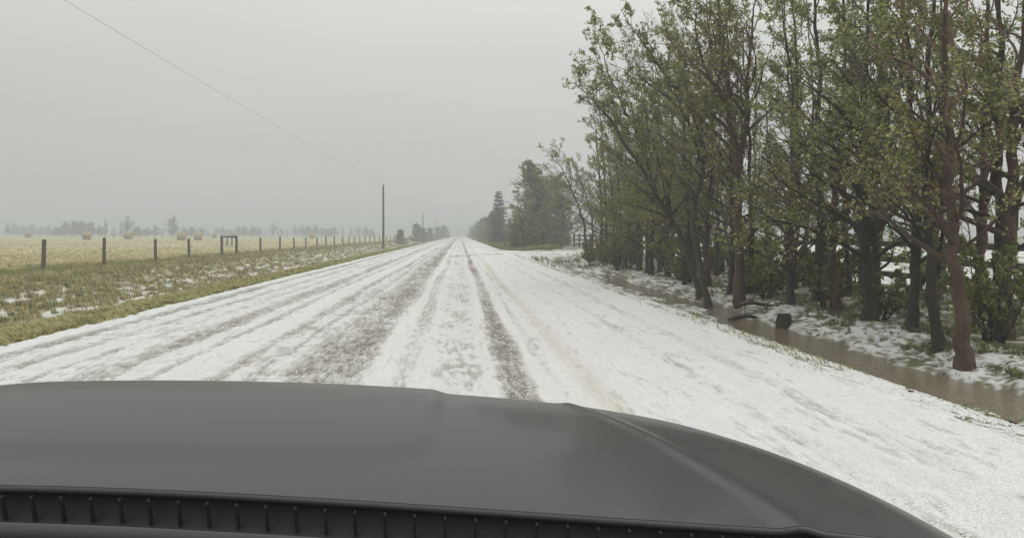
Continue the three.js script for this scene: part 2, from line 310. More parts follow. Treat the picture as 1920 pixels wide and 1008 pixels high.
// s: pts (trunk line from the base), r, limbs, from, spread, n2, n3, leaves, size, lean (wind), tone, bark, droop
function grow(s, seed) {
  const R = rng(seed), rr = (a, b) => a + (b - a) * R(), wood = new MB(), twig = new MB(), lv = new MB();
  const curve = new THREE.CatmullRomCurve3(s.pts.map((p) => V(...p))), N = 44, tp = curve.getPoints(N), Ht = curve.getLength();
  const rad = (t) => s.r * Math.max(0.10, Math.pow(1 - t, 0.8)) * (1 + 0.5 * Math.exp(-Math.max(0, t * Ht) / 0.2));
  tp.forEach((p, k) => { if (k && k < N) { const q = k / N * Ht; p.x += 0.05 * noise(q * 0.7, seed) * Math.min(1, q) + 0.02 * rr(-1, 1); p.z += 0.05 * noise(q * 0.7, seed + 50) * Math.min(1, q) + 0.02 * rr(-1, 1); } }); tp[0].y -= 0.25;
  wood.tube(tp, (k, a, run) => rad(k / N) * (1 + (0.07 + 0.2 * Math.exp(-run / 0.35)) * Math.sin(a * 4 + seed + noise(run, seed)) + 0.10 * noise(Math.cos(a) * 0.8 + seed, run * 1.3 + Math.sin(a) * 0.8)), 12, () => s.bark);
  const tone = s.tone ?? 1, lm = s.size ?? 0.06;
  const up = V(0, 1, 0), w = s.wind ?? 0.12;
  const path = (start, dir, len, n, curl, lift) => { const o = [start.clone()], d = dir.clone(), p = start.clone(); for (let i = 0; i < n; i++) { d.addScaledVector(up, lift).addScaledVector(wind, w).add(V(rr(-1, 1), rr(-1, 1), rr(-1, 1)).multiplyScalar(curl)).normalize(); p.addScaledVector(d, len / n); o.push(p.clone()); } return o; };
  const off = (d, amt) => { const v = V(rr(-1, 1), rr(-1, 1), rr(-1, 1)); v.addScaledVector(d, -v.dot(d)).normalize(); return d.clone().addScaledVector(v, amt).normalize(); };
  const hue = () => { const a = rr(0.5, 1.4) * tone, y = rr(0, 1); return [(0.20 + 0.13 * y) * a, (0.235 + 0.10 * y) * a, (0.075 + 0.02 * y) * a]; };
  const leaves = (pts, n, spreadR) => { for (let i = 0; i < n; i++) { const t = rr(0.15, 1) * (pts.length - 1), k = Math.min(pts.length - 2, Math.floor(t)), p = pts[k].clone().lerp(pts[k + 1], t - k); p.add(V(rr(-1, 1), rr(-1, 1), rr(-1, 1)).multiplyScalar(spreadR)); const d = V(rr(-1, 1), rr(-1, 0.7), rr(-1, 1)).addScaledVector(wind, 0.6).normalize(); const sd = off(d, 30); sd.addScaledVector(d, -sd.dot(d)).normalize(); const L = lm * rr(0.75, 1.35); leaf(lv, p, d, sd, L, L * 0.42, hue()); } };
  let az = R() * 6;
  for (let i = 0; i < s.limbs; i++) {
    const t = lerp(s.from, 0.985, (i + R()) / s.limbs), k = t * N, a = tp[Math.floor(k)].clone().lerp(tp[Math.min(N, Math.floor(k) + 1)], k % 1);
    az += 2.4 + rr(-0.5, 0.5);
    const A = lerp(s.open ?? 1.15, 0.45, t) + rr(-0.2, 0.2), dir = V(Math.cos(az) * Math.sin(A), Math.cos(A), Math.sin(az) * Math.sin(A));
    const shape = s.shape ? s.shape(t) : lerp(1, 0.35, t), L = s.spread * shape * rr(0.65, 1.15), r1 = Math.min(rad(t) * 0.62, 0.02 * L + 0.008), full = R() < 0.14 ? 0 : rr(0.55, 1.35);
    const lp = path(a, dir, L, 7, s.curl ?? 0.24, s.lift ?? 0.06);
    (r1 > 0.03 ? wood : twig).tube(lp, lp.map((_, q) => r1 * (1 - 0.85 * q / 7)), 6, s.bark);
    for (let j = 0; j < s.n2; j++) {
      const u = rr(0.2, 1) * 7, q = Math.min(6, Math.floor(u)), b = lp[q].clone().lerp(lp[q + 1], u - q), bd = off(lp[q + 1].clone().sub(lp[q]).normalize(), rr(0.5, 1.3));
      const L2 = L * 0.42 * (1 - 0.45 * u / 7) * rr(0.6, 1.25), p2 = path(b, bd, L2, 4, 0.3, 0.07), r2 = Math.min(r1 * 0.55, 0.005 + L2 * 0.010) * (s.thick ?? 1);
      twig.tube(p2, p2.map((_, m) => r2 * (1 - 0.75 * m / 4)), 3, s.bark);
      if (s.leaves) leaves(p2.slice(2), Math.round(s.leaves * 0.8 * full), 0.05 * L2 + 0.02);
      for (let m = 0; m < s.n3; m++) {
        const u3 = rr(0.2, 1) * 4, q3 = Math.min(3, Math.floor(u3)), c = p2[q3].clone().lerp(p2[q3 + 1], u3 - q3), L3 = L2 * 0.5 * rr(0.5, 1.2), p3 = path(c, off(bd, rr(0.6, 1.3)), L3, 2, 0.25, 0.08);
        twig.tube(p3, [r2 * 0.5, r2 * 0.35, r2 * 0.15], 3, s.bark);
        if (s.leaves) leaves(p3, Math.round(s.leaves * full), 0.12 * L3 + 0.02);
      }
    }
  }
  return { wood: wood.geo(), twig: twig.geo(), leaves: s.leaves ? lv.geo() : null };
}
function growStems(s, seed) {                                                 // a tree whose trunk forks into further stems
  const kits = [grow(s, seed), ...(s.forks ?? []).map(([pts, r, limbs], k) => grow({ ...s, pts, r, limbs, from: 0.25, forks: null }, seed * 7 + k))], j = (k) => mergeGeometries(kits.map((q) => q[k]));
  return { wood: j('wood'), twig: j('twig'), leaves: j('leaves') };
}
function plant(name, kit, label, category, pos, group, turn = 0, scale = 1) {
  const g = thing(name, label, category, pos, group); g.rotation.y = turn; typeof scale === 'number' ? g.scale.setScalar(scale) : g.scale.set(...scale);
  part('trunk', kit.wood, barkMat, g); part('branches', kit.twig, twigMat, g);
  if (kit.leaves) part('crown', kit.leaves, leafMat, g);
  return g;
}
const MARKS = ['the thin sapling', 'the sturdy dark tree', 'the slender dark tree', 'the dark upright tree', 'the strongly leaning tree', 'the bowed grey tree', 'the thick reddish tree', 'the pale tan tree', 'the dark weedy-footed tree', 'the dark slim tree', 'the nearest reddish trunk', 'the reddish upright tree', 'the right-leaning trunk', 'the arching tree', 'the slim airy tree'];
const given = new Map();
function beside(what, x, d) {                                                // says which one: by the front trunk it stands nearest to in the view
  const px = x / d; let best = 0, bd = 9;
  FRONT.forEach(([fx, fd], k) => { const q = Math.abs(fx / fd - px); if (q < bd) { bd = q; best = k; } });
  const [fx, fd] = FRONT[best], side = bd < 0.008 ? 'directly behind' : px < fx / fd ? 'behind and left of' : 'behind and right of';
  const key = `${what} ${side} ${MARKS[best]}`, n = given.get(key) ?? 0; given.set(key, n + 1);
  return n ? `${['second', 'third', 'fourth', 'fifth', 'sixth', 'seventh', 'eighth', 'ninth'][n - 1] ?? 'deepest'} ${key}` : `nearest ${key}`;
}
const GROVE = 'trees of the roadside grove';
// trunks one can make out along the front of the grove: [x, d, trunk line, radius, bark, label, more]
const FRONT = [
  [7.6, 36, [[0, 0, 0], [-0.1, 2, 0], [-0.3, 4.2, 0], [-0.5, 6.6, 0]], 0.049, DARK, 'thin dark sapling at the far left end of the grove', { limbs: 18, from: 0.34, spread: 1.8, leaves: 4 }],
  [9.6, 42.5, [[0, 0, 0], [0, 2, 0], [-0.3, 5, 0.2], [-0.5, 8.6, 0.2]], 0.121, DARK, 'sturdy dark tree behind the thin sapling near the driveway', { limbs: 30, from: 0.12, spread: 3.2 }],
  [8.3, 33, [[0, 0, 0], [0.05, 2, 0], [-0.15, 4.5, 0], [-0.6, 8, 0]], 0.076, DARK, 'slender dark tree between the sapling and the leaning trunks', { limbs: 28, from: 0.14, spread: 3.0 }],
  [8.3, 27.5, [[0, 0, 0], [0.1, 2.2, 0], [0.0, 5, 0], [-0.3, 9.5, 0]], 0.114, DARK, 'dark upright tree just behind the strongly leaning tree', { limbs: 28, from: 0.16, spread: 3.1 }],
  [7.25, 22.4, [[0, 0, 0], [-0.55, 1.7, 0], [-1.1, 2.7, 0], [-1.85, 3.9, 0.1], [-2.8, 5.3, 0.2], [-3.8, 6.4, 0.2]], 0.087, GREYBARK, 'strongly leaning tree whose trunk sweeps left over the ditch', { limbs: 26, from: 0.3, spread: 2.6, leaves: 3, wind: 0.13, forks: [[[[-0.9, 2.3, 0], [-1.1, 3.4, 0.2], [-1.6, 4.8, 0.4], [-1.9, 6.2, 0.5]], 0.05, 13], [[[-1.4, 3.2, 0.1], [-1.7, 4.6, -0.3], [-2.4, 6.2, -0.4], [-3.2, 8.2, -0.4]], 0.055, 16]] }],
  [7.0, 20.8, [[0, 0, 0], [-0.36, 1.5, 0], [-0.45, 2.6, 0], [-0.2, 4.2, 0], [-0.55, 5.6, 0], [-1.45, 6.8, 0], [-2.5, 8.4, 0]], 0.094, GREYBARK, 'grey trunked tree bowed left at its top beside the muddy stream', { limbs: 22, from: 0.36, spread: 2.7, leaves: 3, forks: [[[[-0.3, 4.4, 0], [-0.9, 5.6, 0.1], [-1.9, 6.4, 0.1], [-2.9, 6.9, 0.1]], 0.045, 11]] }],
  [7.5, 19.9, [[0, 0, 0], [-0.05, 1.8, 0], [-0.08, 3.6, 0], [-0.3, 5.2, 0], [-0.5, 7.2, 0], [-0.8, 10, 0]], 0.143, RED, 'thick reddish brown tree at the stream bend, widest trunk mid grove', { limbs: 22, from: 0.34, spread: 3.0, leaves: 4, forks: [[[[-0.1, 3.7, 0], [0.15, 4.8, 0.1], [0.2, 6.2, 0.1], [0.5, 9, 0.1]], 0.1, 16], [[[-0.25, 5.0, 0], [-0.7, 5.7, 0.1], [-1.1, 6.6, 0.1], [-1.2, 8.4, 0.1]], 0.07, 10]] }],
  [8.2, 22.0, [[0, 0, 0], [-0.25, 1.5, 0], [-0.6, 3.2, 0], [-0.9, 4.6, 0], [-1.0, 6, 0]], 0.057, PALE, 'pale tan barked thin tree left of the thick reddish trunk', { limbs: 14, from: 0.5, spread: 1.7 }],
  [8.05, 14.6, [[0, 0, 0], [-0.1, 1.5, 0], [-0.16, 3, 0], [-0.1, 5, 0], [0.1, 9, 0]], 0.125, DARK, 'dark tree behind the stream with weeds at its foot', { limbs: 30, from: 0.16, spread: 2.9, forks: [[[[-0.1, 1.7, 0], [0.3, 3, 0.1], [0.55, 5, 0.1], [0.6, 8, 0.1]], 0.08, 16]] }],
  [7.45, 11.6, [[0, 0, 0], [-0.12, 1.4, 0], [-0.18, 3, 0], [-0.1, 5, 0], [0.1, 8.5, 0]], 0.087, DARK, 'dark slim tree close behind the near reddish trunk', { limbs: 24, from: 0.26, spread: 2.5 }],
  [7.2, 10.6, [[0, 0, 0], [-0.1, 1.0, 0], [-0.2, 2.1, 0], [-0.27, 3.4, 0], [-0.3, 5, 0], [-0.2, 8.5, 0]], 0.099, RED, 'nearest reddish trunk rising from the edge of the muddy stream', { limbs: 24, from: 0.26, spread: 2.5 }],
  [10.5, 15.0, [[0, 0, 0], [0.02, 2, 0], [0.1, 4.5, 0], [0.15, 9, 0]], 0.114, RED, 'reddish upright tree beside the red marker by the fence', { limbs: 26, from: 0.26, spread: 2.8 }],
  [8.75, 12.0, [[0, 0, 0], [0.05, 1.2, 0], [0.16, 2.8, 0], [0.28, 4.6, 0], [0.5, 8, 0]], 0.128, RED, 'thick trunk leaning right at the right edge of the view', { limbs: 22, from: 0.3, spread: 2.7, leaves: 6 }],
  [8.1, 47, [[0, 0, 0], [-0.2, 1.8, 0], [-0.6, 3.4, 0], [-1.5, 5.4, 0], [-2.3, 7, 0]], 0.088, DARK, 'airy tree arching left over the driveway mouth', { limbs: 22, from: 0.34, spread: 2.8, leaves: 3 }],
  [9.0, 51, [[0, 0, 0], [0.1, 2, 0], [-0.3, 4, 0], [-1.2, 6.4, 0]], 0.097, DARK, 'slim airy tree behind the arching tree at the driveway', { limbs: 22, from: 0.3, spread: 2.8, leaves: 3 }],
];
FRONT.forEach(([x, d, pts, r, bark, label, more], k) => plant('poplar_tree', growStems({ pts, r, bark, size: 0.056, n2: 9, n3: 6, leaves: 3.4, ...more }, 100 + k), label, 'tree', [x, H(x, d), -d], GROVE));
// the rest of the grove: five kinds of tree, each standing many times
const KINDS = [
  { pts: [[0, 0, 0], [0.1, 2.4, 0], [-0.1, 5, 0.1], [-0.4, 9.5, 0.1]], r: 0.1, bark: DARK, limbs: 22, from: 0.16, spread: 2.2, n2: 10, n3: 5, leaves: 3, size: 0.056 },
  { pts: [[0, 0, 0], [-0.1, 2.4, 0.1], [0.1, 5, 0], [0.1, 8.6, 0.1]], r: 0.075, bark: GREYBARK, limbs: 22, from: 0.18, spread: 2.1, n2: 10, n3: 5, leaves: 3, size: 0.056, tone: 1.1 },
  { pts: [[0, 0, 0], [0.0, 2, -0.1], [0.2, 4.5, 0], [-0.1, 10, 0.1]], r: 0.11, bark: RED, limbs: 22, from: 0.24, spread: 2.4, n2: 10, n3: 5, leaves: 3, size: 0.056 },
  { pts: [[0, 0, 0], [0.15, 1.6, 0], [0.1, 4, 0.2], [-0.3, 7.4, 0.1]], r: 0.055, bark: DARK, limbs: 20, from: 0.12, spread: 1.9, n2: 9, n3: 5, leaves: 3, size: 0.056, tone: 1.15 },
].map((s, k) => grow(s, 300 + k));
{
  const R = rng(55), labels = ['dark grove tree', 'grey barked grove tree', 'reddish grove tree', 'low slender grove tree'];
  const spots = [];
  for (const [x0, d0, d1, step] of [[8.7, 15.5, 48, 2.6], [9.9, 15.2, 50, 2.5], [11.2, 17.4, 52, 2.7]]) for (let d = d0; d < d1; d += step * (0.8 + 0.4 * R())) spots.push([x0 + (R() - 0.5) * 0.9, d]);
  for (const [x, d] of [[8.0, 13.2], [8.3, 16.4], [7.9, 17.8], [8.4, 18.9], [7.8, 21.4], [8.1, 24.4], [7.7, 25.6], [8.4, 29.8], [8.0, 31.2], [9.3, 12.9]]) spots.push([x, d]);
  spots.forEach(([x, d], i) => { const k = Math.floor(R() * 4); plant('grove_tree', KINDS[k], beside(labels[k], x, d), 'tree', [x, H(x, d), -d], 'trees deep in the grove', R() * 0.9 - 0.45, 0.85 + 0.3 * R()); });
}
// undergrowth
const bushKits = [0, 1, 2].map((k) => { const b = new MB(), tw = new MB(), lv = new MB(); const ks = []; for (let s = 0; s < 6; s++) { const a = s * 1.05 + k, L = 0.9 + 0.25 * ((s * 7 + k) % 3); ks.push(grow({ pts: [[0.1 * Math.cos(a), 0, 0.1 * Math.sin(a)], [0.3 * Math.cos(a), L * 0.5, 0.3 * Math.sin(a)], [0.5 * Math.cos(a), L * 1.05, 0.5 * Math.sin(a)]], r: 0.02, bark: DARK, limbs: 9, from: 0.15, spread: 0.62, n2: 5, n3: 3, leaves: 4, size: 0.065, tone: 0.85 }, 500 + k * 10 + s)); } return { wood: mergeGeometries(ks.map((q) => q.wood)), twig: mergeGeometries(ks.map((q) => q.twig)), leaves: mergeGeometries(ks.map((q) => q.leaves)) }; });
{
  const R = rng(77);
  [[7.7, 39.5, 0.75, 'weedy leafy bush at the mouth of the driveway'], [7.3, 41.5, 0.8, 'low weedy bush beside the driveway bush']].forEach(([x, d, s, l]) => plant('bush', bushKits[0], l, 'bush', [x, H(x, d), -d], null, R() * 6, s));
  for (let d = 11.5; d < 46; d += 1.5) for (const x0 of [8.35, 9.9, 11.3]) { if (d < x0 * 1.25 || R() < (d > 24 ? 0.6 : 0.3)) continue; const x = x0 + R() * 1.2 - 0.6, dd = d + R() * 0.9; plant('undergrowth_bush', bushKits[Math.floor(R() * 3)], beside('leafy undergrowth bush', x, dd), 'bush', [x, H(x, dd), -dd], 'undergrowth in the grove', R() * 6, [1, 0.6 + 0.6 * R(), 1]); }
}
// trees farther along the right side
const farKits = [
  { pts: [[0, 0, 0], [0, 3, 0], [-0.3, 7, 0], [-0.7, 10.4, 0]], r: 0.2, bark: DARK, limbs: 60, from: 0.03, spread: 4.4, open: 1.1, n2: 10, n3: 4, leaves: 5, size: 0.16, lift: 0.13, wind: 0.09, shape: (t) => t < 0.5 ? 0.9 : lerp(0.9, 0.35, (t - 0.5) * 2), tone: 1.0 },
  { pts: [[0, 0, 0], [0, 3, 0], [-0.1, 6, 0], [-0.5, 9, 0]], r: 0.2, bark: DARK, limbs: 60, from: 0.02, spread: 4.6, open: 1.15, n2: 10, n3: 4, leaves: 5, size: 0.16, lift: 0.12, wind: 0.09, shape: (t) => t < 0.5 ? 0.95 : lerp(0.95, 0.35, (t - 0.5) * 2), tone: 0.95 },
  { pts: [[0, 0, 0], [0, 2, 0], [0.1, 4, 0], [0, 5.6, 0]], r: 0.14, bark: DARK, limbs: 44, from: 0.02, spread: 2.9, open: 1.2, n2: 9, n3: 4, leaves: 5, size: 0.22, wind: 0.05, shape: (t) => 1 - 0.6 * t * t, tone: 0.8 },
].map((s, k) => grow(s, 700 + k));
[[9.4, 86, 0, 1.02, 'tall dense leafy tree just past the driveway, nearest the road'], [12.1, 90, 1, 1.0, 'broad dense tree right of the tall one past the driveway'], [10.9, 96, 0, 0.9, 'leafy tree behind the dense pair past the driveway']]
  .forEach(([x, d, k, s, l], i) => plant('leafy_tree', farKits[k], l, 'tree', [x, H(x, d) - 0.05, -d], 'dense trees past the driveway', i * 0.4, [s * 1.25, s * 0.82, s * 1.25]));
[[6.9, 142, 1.05], [7.6, 152, 1.12], [6.6, 164, 1.0], [7.2, 178, 1.05], [6.5, 194, 0.95], [7.0, 212, 1.0], [6.6, 235, 0.95], [7.2, 262, 1.0], [6.7, 295, 0.95], [7.0, 335, 1], [6.6, 385, 1], [7.2, 445, 1]]
  .forEach(([x, d, s], i) => plant('hedgerow_tree', farKits[2], `${['first', 'second', 'third', 'fourth', 'fifth', 'sixth', 'seventh', 'eighth', 'ninth', 'tenth', 'eleventh', 'twelfth'][i]} rounded hedgerow tree beyond the tall spruce on the right roadside`, 'tree', [x, H(x, d), -d], 'hedgerow trees along the right roadside', i * 1.7, s * (i < 4 ? 0.9 : 0.98)));
[[6.7, 84], [8.0, 83], [9.4, 84], [10.8, 85.5], [12.0, 88], [7.2, 90]].forEach(([x, d], i) => plant('leafy_shrub', farKits[2], ['low shrub at the road side foot of the dense trees', 'second shrub from the road under the dense trees', 'third shrub from the road under the dense trees', 'fourth shrub from the road under the dense trees', 'shrub beside the plank fence end under the dense trees', 'half hidden shrub behind the foot of the dense trees'][i], 'bush', [x, H(x, d) - 0.2, -d], 'shrubs under the dense trees past the driveway', i * 1.3, [0.62, 0.5 + 0.08 * (i % 3), 0.62]));
// spruces
function spruce(h, w, seed) {
  const R = rng(seed), wood = new MB(), lv = new MB(), tw = new MB();
  wood.tube([V(0, -0.2, 0), V(0, h * 0.5, 0), V(0, h, 0)], [0.13, 0.07, 0.01], 8, DARK);
  for (let L = 0; L < 26; L++) { const t = 0.06 + 0.93 * (L + 0.8 * R()) / 26.5, n = 6 + Math.floor(4 * R()); for (let k = 0; k < n; k++) {
    const a = k / n * 6.283 + L * 0.9 + R() * 0.4, len = w * Math.pow(1 - t, 0.85) * (0.65 + 0.5 * R()) + 0.12, p = [], y = h * (t + 0.02 * (R() - 0.5)), dr = -0.3 + 0.6 * t + 0.3 * (R() - 0.5);
    for (let q = 0; q <= 4; q++) p.push(V(Math.cos(a) * len * q / 4, y + dr * len * q / 4 + 0.12 * len * (q / 4) ** 2, Math.sin(a) * len * q / 4));
    tw.tube(p, [0.02, 0.017, 0.013, 0.009, 0.004], 3, DARK);
    for (let m = 0; m < 16 + 75 * len; m++) { const q = 0.1 + 0.9 * R(), b = p[Math.min(3, Math.floor(q * 4))].clone().lerp(p[Math.min(4, Math.floor(q * 4) + 1)], q * 4 % 1), d = V(Math.cos(a) * 0.7 + R() - 0.5, -0.35 + 0.5 * R(), Math.sin(a) * 0.7 + R() - 0.5).normalize(), s = V(-d.z, 0.2, d.x).normalize(), c = 0.6 + 0.6 * R(); leaf(lv, b, d, s, 0.2 + 0.2 * R(), 0.055, [0.06 * c, 0.078 * c, 0.055 * c]); }
  } }
  return { wood: wood.geo(), twig: tw.geo(), leaves: lv.geo() };
}
const sp = spruce(9.2, 2.3, 5);
plant('spruce_tree', sp, 'tall pointed spruce standing above the right hedgerow', 'tree', [6.7, 0, -128]);
plant('spruce_tree', sp, 'short spruce between the tall spruce and the dense leafy trees', 'tree', [8.2, 0, -122], null, 1, 0.48);
// bushes on the left roadside
[[-12.0, 152, 0.50, 'dark round bush first in line past the tall utility pole'], [-11.9, 205, 0.80, 'larger dark bush in front of the second utility pole'], [-10.6, 214, 0.66, 'bush on the road side of the larger dark bush'], [-9.6, 245, 0.72, 'hazy low bush left of the far road'], [-6.9, 330, 0.9, 'pale hazy bush at the left of the vanishing road'], [-9.8, 330, 0.9, 'pale hazy bush behind the third utility pole'], [-8.6, 350, 0.85, 'pale hazy bush between the far poles']]
  .forEach(([x, d, s, l], i) => plant('roadside_bush', farKits[2], l, 'bush', [x, H(x, d) - 0.25, -d], 'bushes along the left roadside', i * 2.1, [s * 1.15, s, s * 1.15]));
// hazy trees along the far side of the field
const hazyKits = [
  { pts: [[0, 0, 0], [0, 3, 0], [0, 7, 0]], r: 0.25, bark: DARK, limbs: 30, from: 0.04, spread: 4.3, open: 1.3, n2: 7, n3: 3, leaves: 3, size: 0.5, wind: 0.03, lift: 0.03, shape: (t) => 1 - 0.45 * t * t, tone: 0.9 },
  { pts: [[0, 0, 0], [0.1, 3, 0], [-0.2, 6, 0], [0, 10, 0]], r: 0.28, bark: DARK, limbs: 30, from: 0.12, spread: 6.0, open: 1.1, n2: 8, n3: 3, leaves: 0, lift: 0.07, wind: 0.02, thick: 7 },
  { pts: [[0, 0, 0], [0, 4, 0], [0, 9, 0]], r: 0.2, bark: DARK, limbs: 24, from: 0.1, spread: 2.4, n2: 6, n3: 3, leaves: 1, size: 0.42, open: 0.9, thick: 2.5, lift: 0.12, wind: 0.02, tone: 0.9 },
].map((s, k) => grow(s, 800 + k));
{
  const R = rng(91), nth = (n) => ['first', 'second', 'third', 'fourth', 'fifth', 'sixth', 'seventh', 'eighth', 'ninth', 'tenth', 'eleventh', 'twelfth', 'thirteenth', 'fourteenth', 'fifteenth', 'sixteenth', 'seventeenth', 'eighteenth', 'nineteenth', 'twentieth', 'twenty-first', 'twenty-second', 'twenty-third', 'twenty-fourth', 'twenty-fifth'][n]; let n = 0; const G = 'hazy trees along the far side of the field';
  const add = (px, dist, k, s, l) => { const x = (px - 862) / 1397 * dist; plant('field_tree', hazyKits[k], l, 'tree', [x, H(x, dist) - 0.1, -dist], G, R() * 6, typeof s === 'number' ? [s * (0.85 + 0.5 * R()), s * (0.62 + 0.25 * R()), s] : s.map((q) => q * 0.9)); };
  add(12, 330, 1, 0.62, 'small bare tree alone at the far left field edge');
  add(238, 285, 1, [1.0, 0.82, 1.0], 'tallest bare branching tree on the far field edge');
  add(258, 290, 0, 0.62, 'small round tree at the foot of the tallest bare tree');
  add(325, 300, 0, [0.85, 1.05, 0.85], 'tall rounded dark tree behind the pair of hay bales');
  add(197, 300, 2, 0.9, 'narrow spire shaped tree left of the tallest bare tree');
  add(570, 380, 2, 0.9, 'last hazy spire shaped tree toward the road');
  for (const [px, s] of [[105, 0.75], [122, 0.9], [138, 1.05], [152, 0.95], [170, 0.85], [186, 0.7]]) add(px, 330, 0, s, `${nth(n++)} tree from the left in the thick hazy clump`); n = 0;
  for (const px of [26, 44, 60, 76, 90]) add(px, 430, 0, 0.9, `${nth(n++)} faint low tree from the left edge, left of the thick clump`); n = 0;
  for (const [px, s] of [[212, 0.62], [225, 0.6], [276, 0.7], [290, 0.75], [304, 0.6], [345, 0.66], [358, 0.72], [376, 0.66], [390, 0.5]]) add(px, 345, R() < 0.75 ? 0 : 2, s, `${nth(n++)} hazy tree right of the thick clump in the far tree line`); n = 0;
  for (let px = 405; px < 700; px += 11 + R() * 5) add(px, 390 + R() * 60, [0, 2, 0, 0, 1][Math.floor(R() * 5)], 0.62 + 0.3 * R(), `${nth(n++)} faint tree right of the corner brace in the far tree line`);
}

// ---------------------------------------------------------------- fences, poles, bales
const woodTex = barkTex, postMat = vcol(0.9, { map: woodTex, bumpMap: woodTex, bumpScale: 0.008 });
function postGeo(h, r, seed, col) { const R = rng(seed), pts = [], n = 7; for (let i = 0; i <= n; i++) pts.push(V((R() - 0.5) * 0.012, -0.3 + (h + 0.3) * i / n, (R() - 0.5) * 0.012)); pts.push(V(0, h + 0.012, 0), V(0, h + 0.014, 0)); const rad = pts.map((_, i) => i > n ? (i === n + 1 ? r * 0.75 : 0.001) : r * (1.04 - 0.1 * i / n + 0.04 * R())); return new MB().tube(pts, rad, 10, col).geo(); }
const POSTC = [[0.26, 0.195, 0.15], [0.24, 0.205, 0.165], [0.21, 0.178, 0.14]];
const postKinds = [0, 1, 2, 3].map((k) => postGeo(1.32, 0.076 + 0.006 * (k % 3), 900 + k, POSTC[k % 3]));
{
  const R = rng(41), f = thing('field_fence', 'wooden post and wire fence running along the stubble field', 'fence', [-16.5, 0, -29.3]);
  const ds = [23.8, 29.3, 34.6, 40.2, 45.6]; for (let d = 62; d < 225; d += 6.05) ds.push(d);
  const place = [];
  for (const d of ds) { const x = -16.5 + (R() - 0.5) * 0.25 + 2.2 * sst(110, 220, d), m = part('post', postKinds[Math.floor(R() * 4)], postMat, f); m.position.set(x + 16.5, H(x, d) - 0.03, -d + 29.3); m.rotation.set((R() - 0.5) * 0.05, R() * 6, (R() - 0.5) * 0.06); m.scale.y = 0.94 + 0.12 * R(); place.push([x, d]); }
  for (const h of [0.35, 0.75, 1.12]) { const mb = new MB(), pts = []; for (let d = 18; d <= 225; d += 3) { const x = -16.42 + 2.2 * sst(110, 220, d); pts.push(V(x + 16.5, H(-16.5, d) + h - 0.02, -d + 29.3)); } part('wire', mb.tube(pts, pts.map(() => 0.0025), 4, [0.12, 0.12, 0.12]).geo(), twigMat, f); }
  // braced corner where a cross fence leaves the field fence
  const b = thing('corner_brace', 'H shaped wooden corner brace of thick posts and rails in the fence', 'fence', [-16.5, 0, -51.6]);
  const bp = postGeo(1.45, 0.1, 950, POSTC[1]), rail = (a, c, r) => new MB().tube([a, a.clone().lerp(c, 0.5), c], [r, r, r], 9, POSTC[2]).geo();
  const q = [V(0, 0, 0), V(0, 0, -3.4)];
  q.forEach((v, i) => { const x = -16.5 + v.x, d = 51.6 - v.z, m = part('post', i < 2 ? bp : postKinds[i], postMat, b); m.position.set(v.x, H(x, d) - 0.02, v.z); m.rotation.z = i === 2 ? 0.05 : 0; });
  part('rail', rail(V(0, 1.36, 0), V(0, 1.38, -3.4), 0.065), postMat, b);
  const b2 = thing('corner_brace', 'smaller distant pair of braced posts seen through the H shaped brace', 'fence', [-29.4, 0, -94]);
  for (const [x, z, lean] of [[0, 0, -0.04], [0.05, -1.9, 0]]) { const m = part('post', postKinds[2], postMat, b2); m.position.set(x, H(-29.4, 94) - 0.02, z); m.rotation.z = lean; }
  part('rail', rail(V(0, H(-29.4, 94) + 1.22, 0), V(0.05, H(-29.4, 94) + 1.24, -1.9), 0.05), postMat, b2);
}
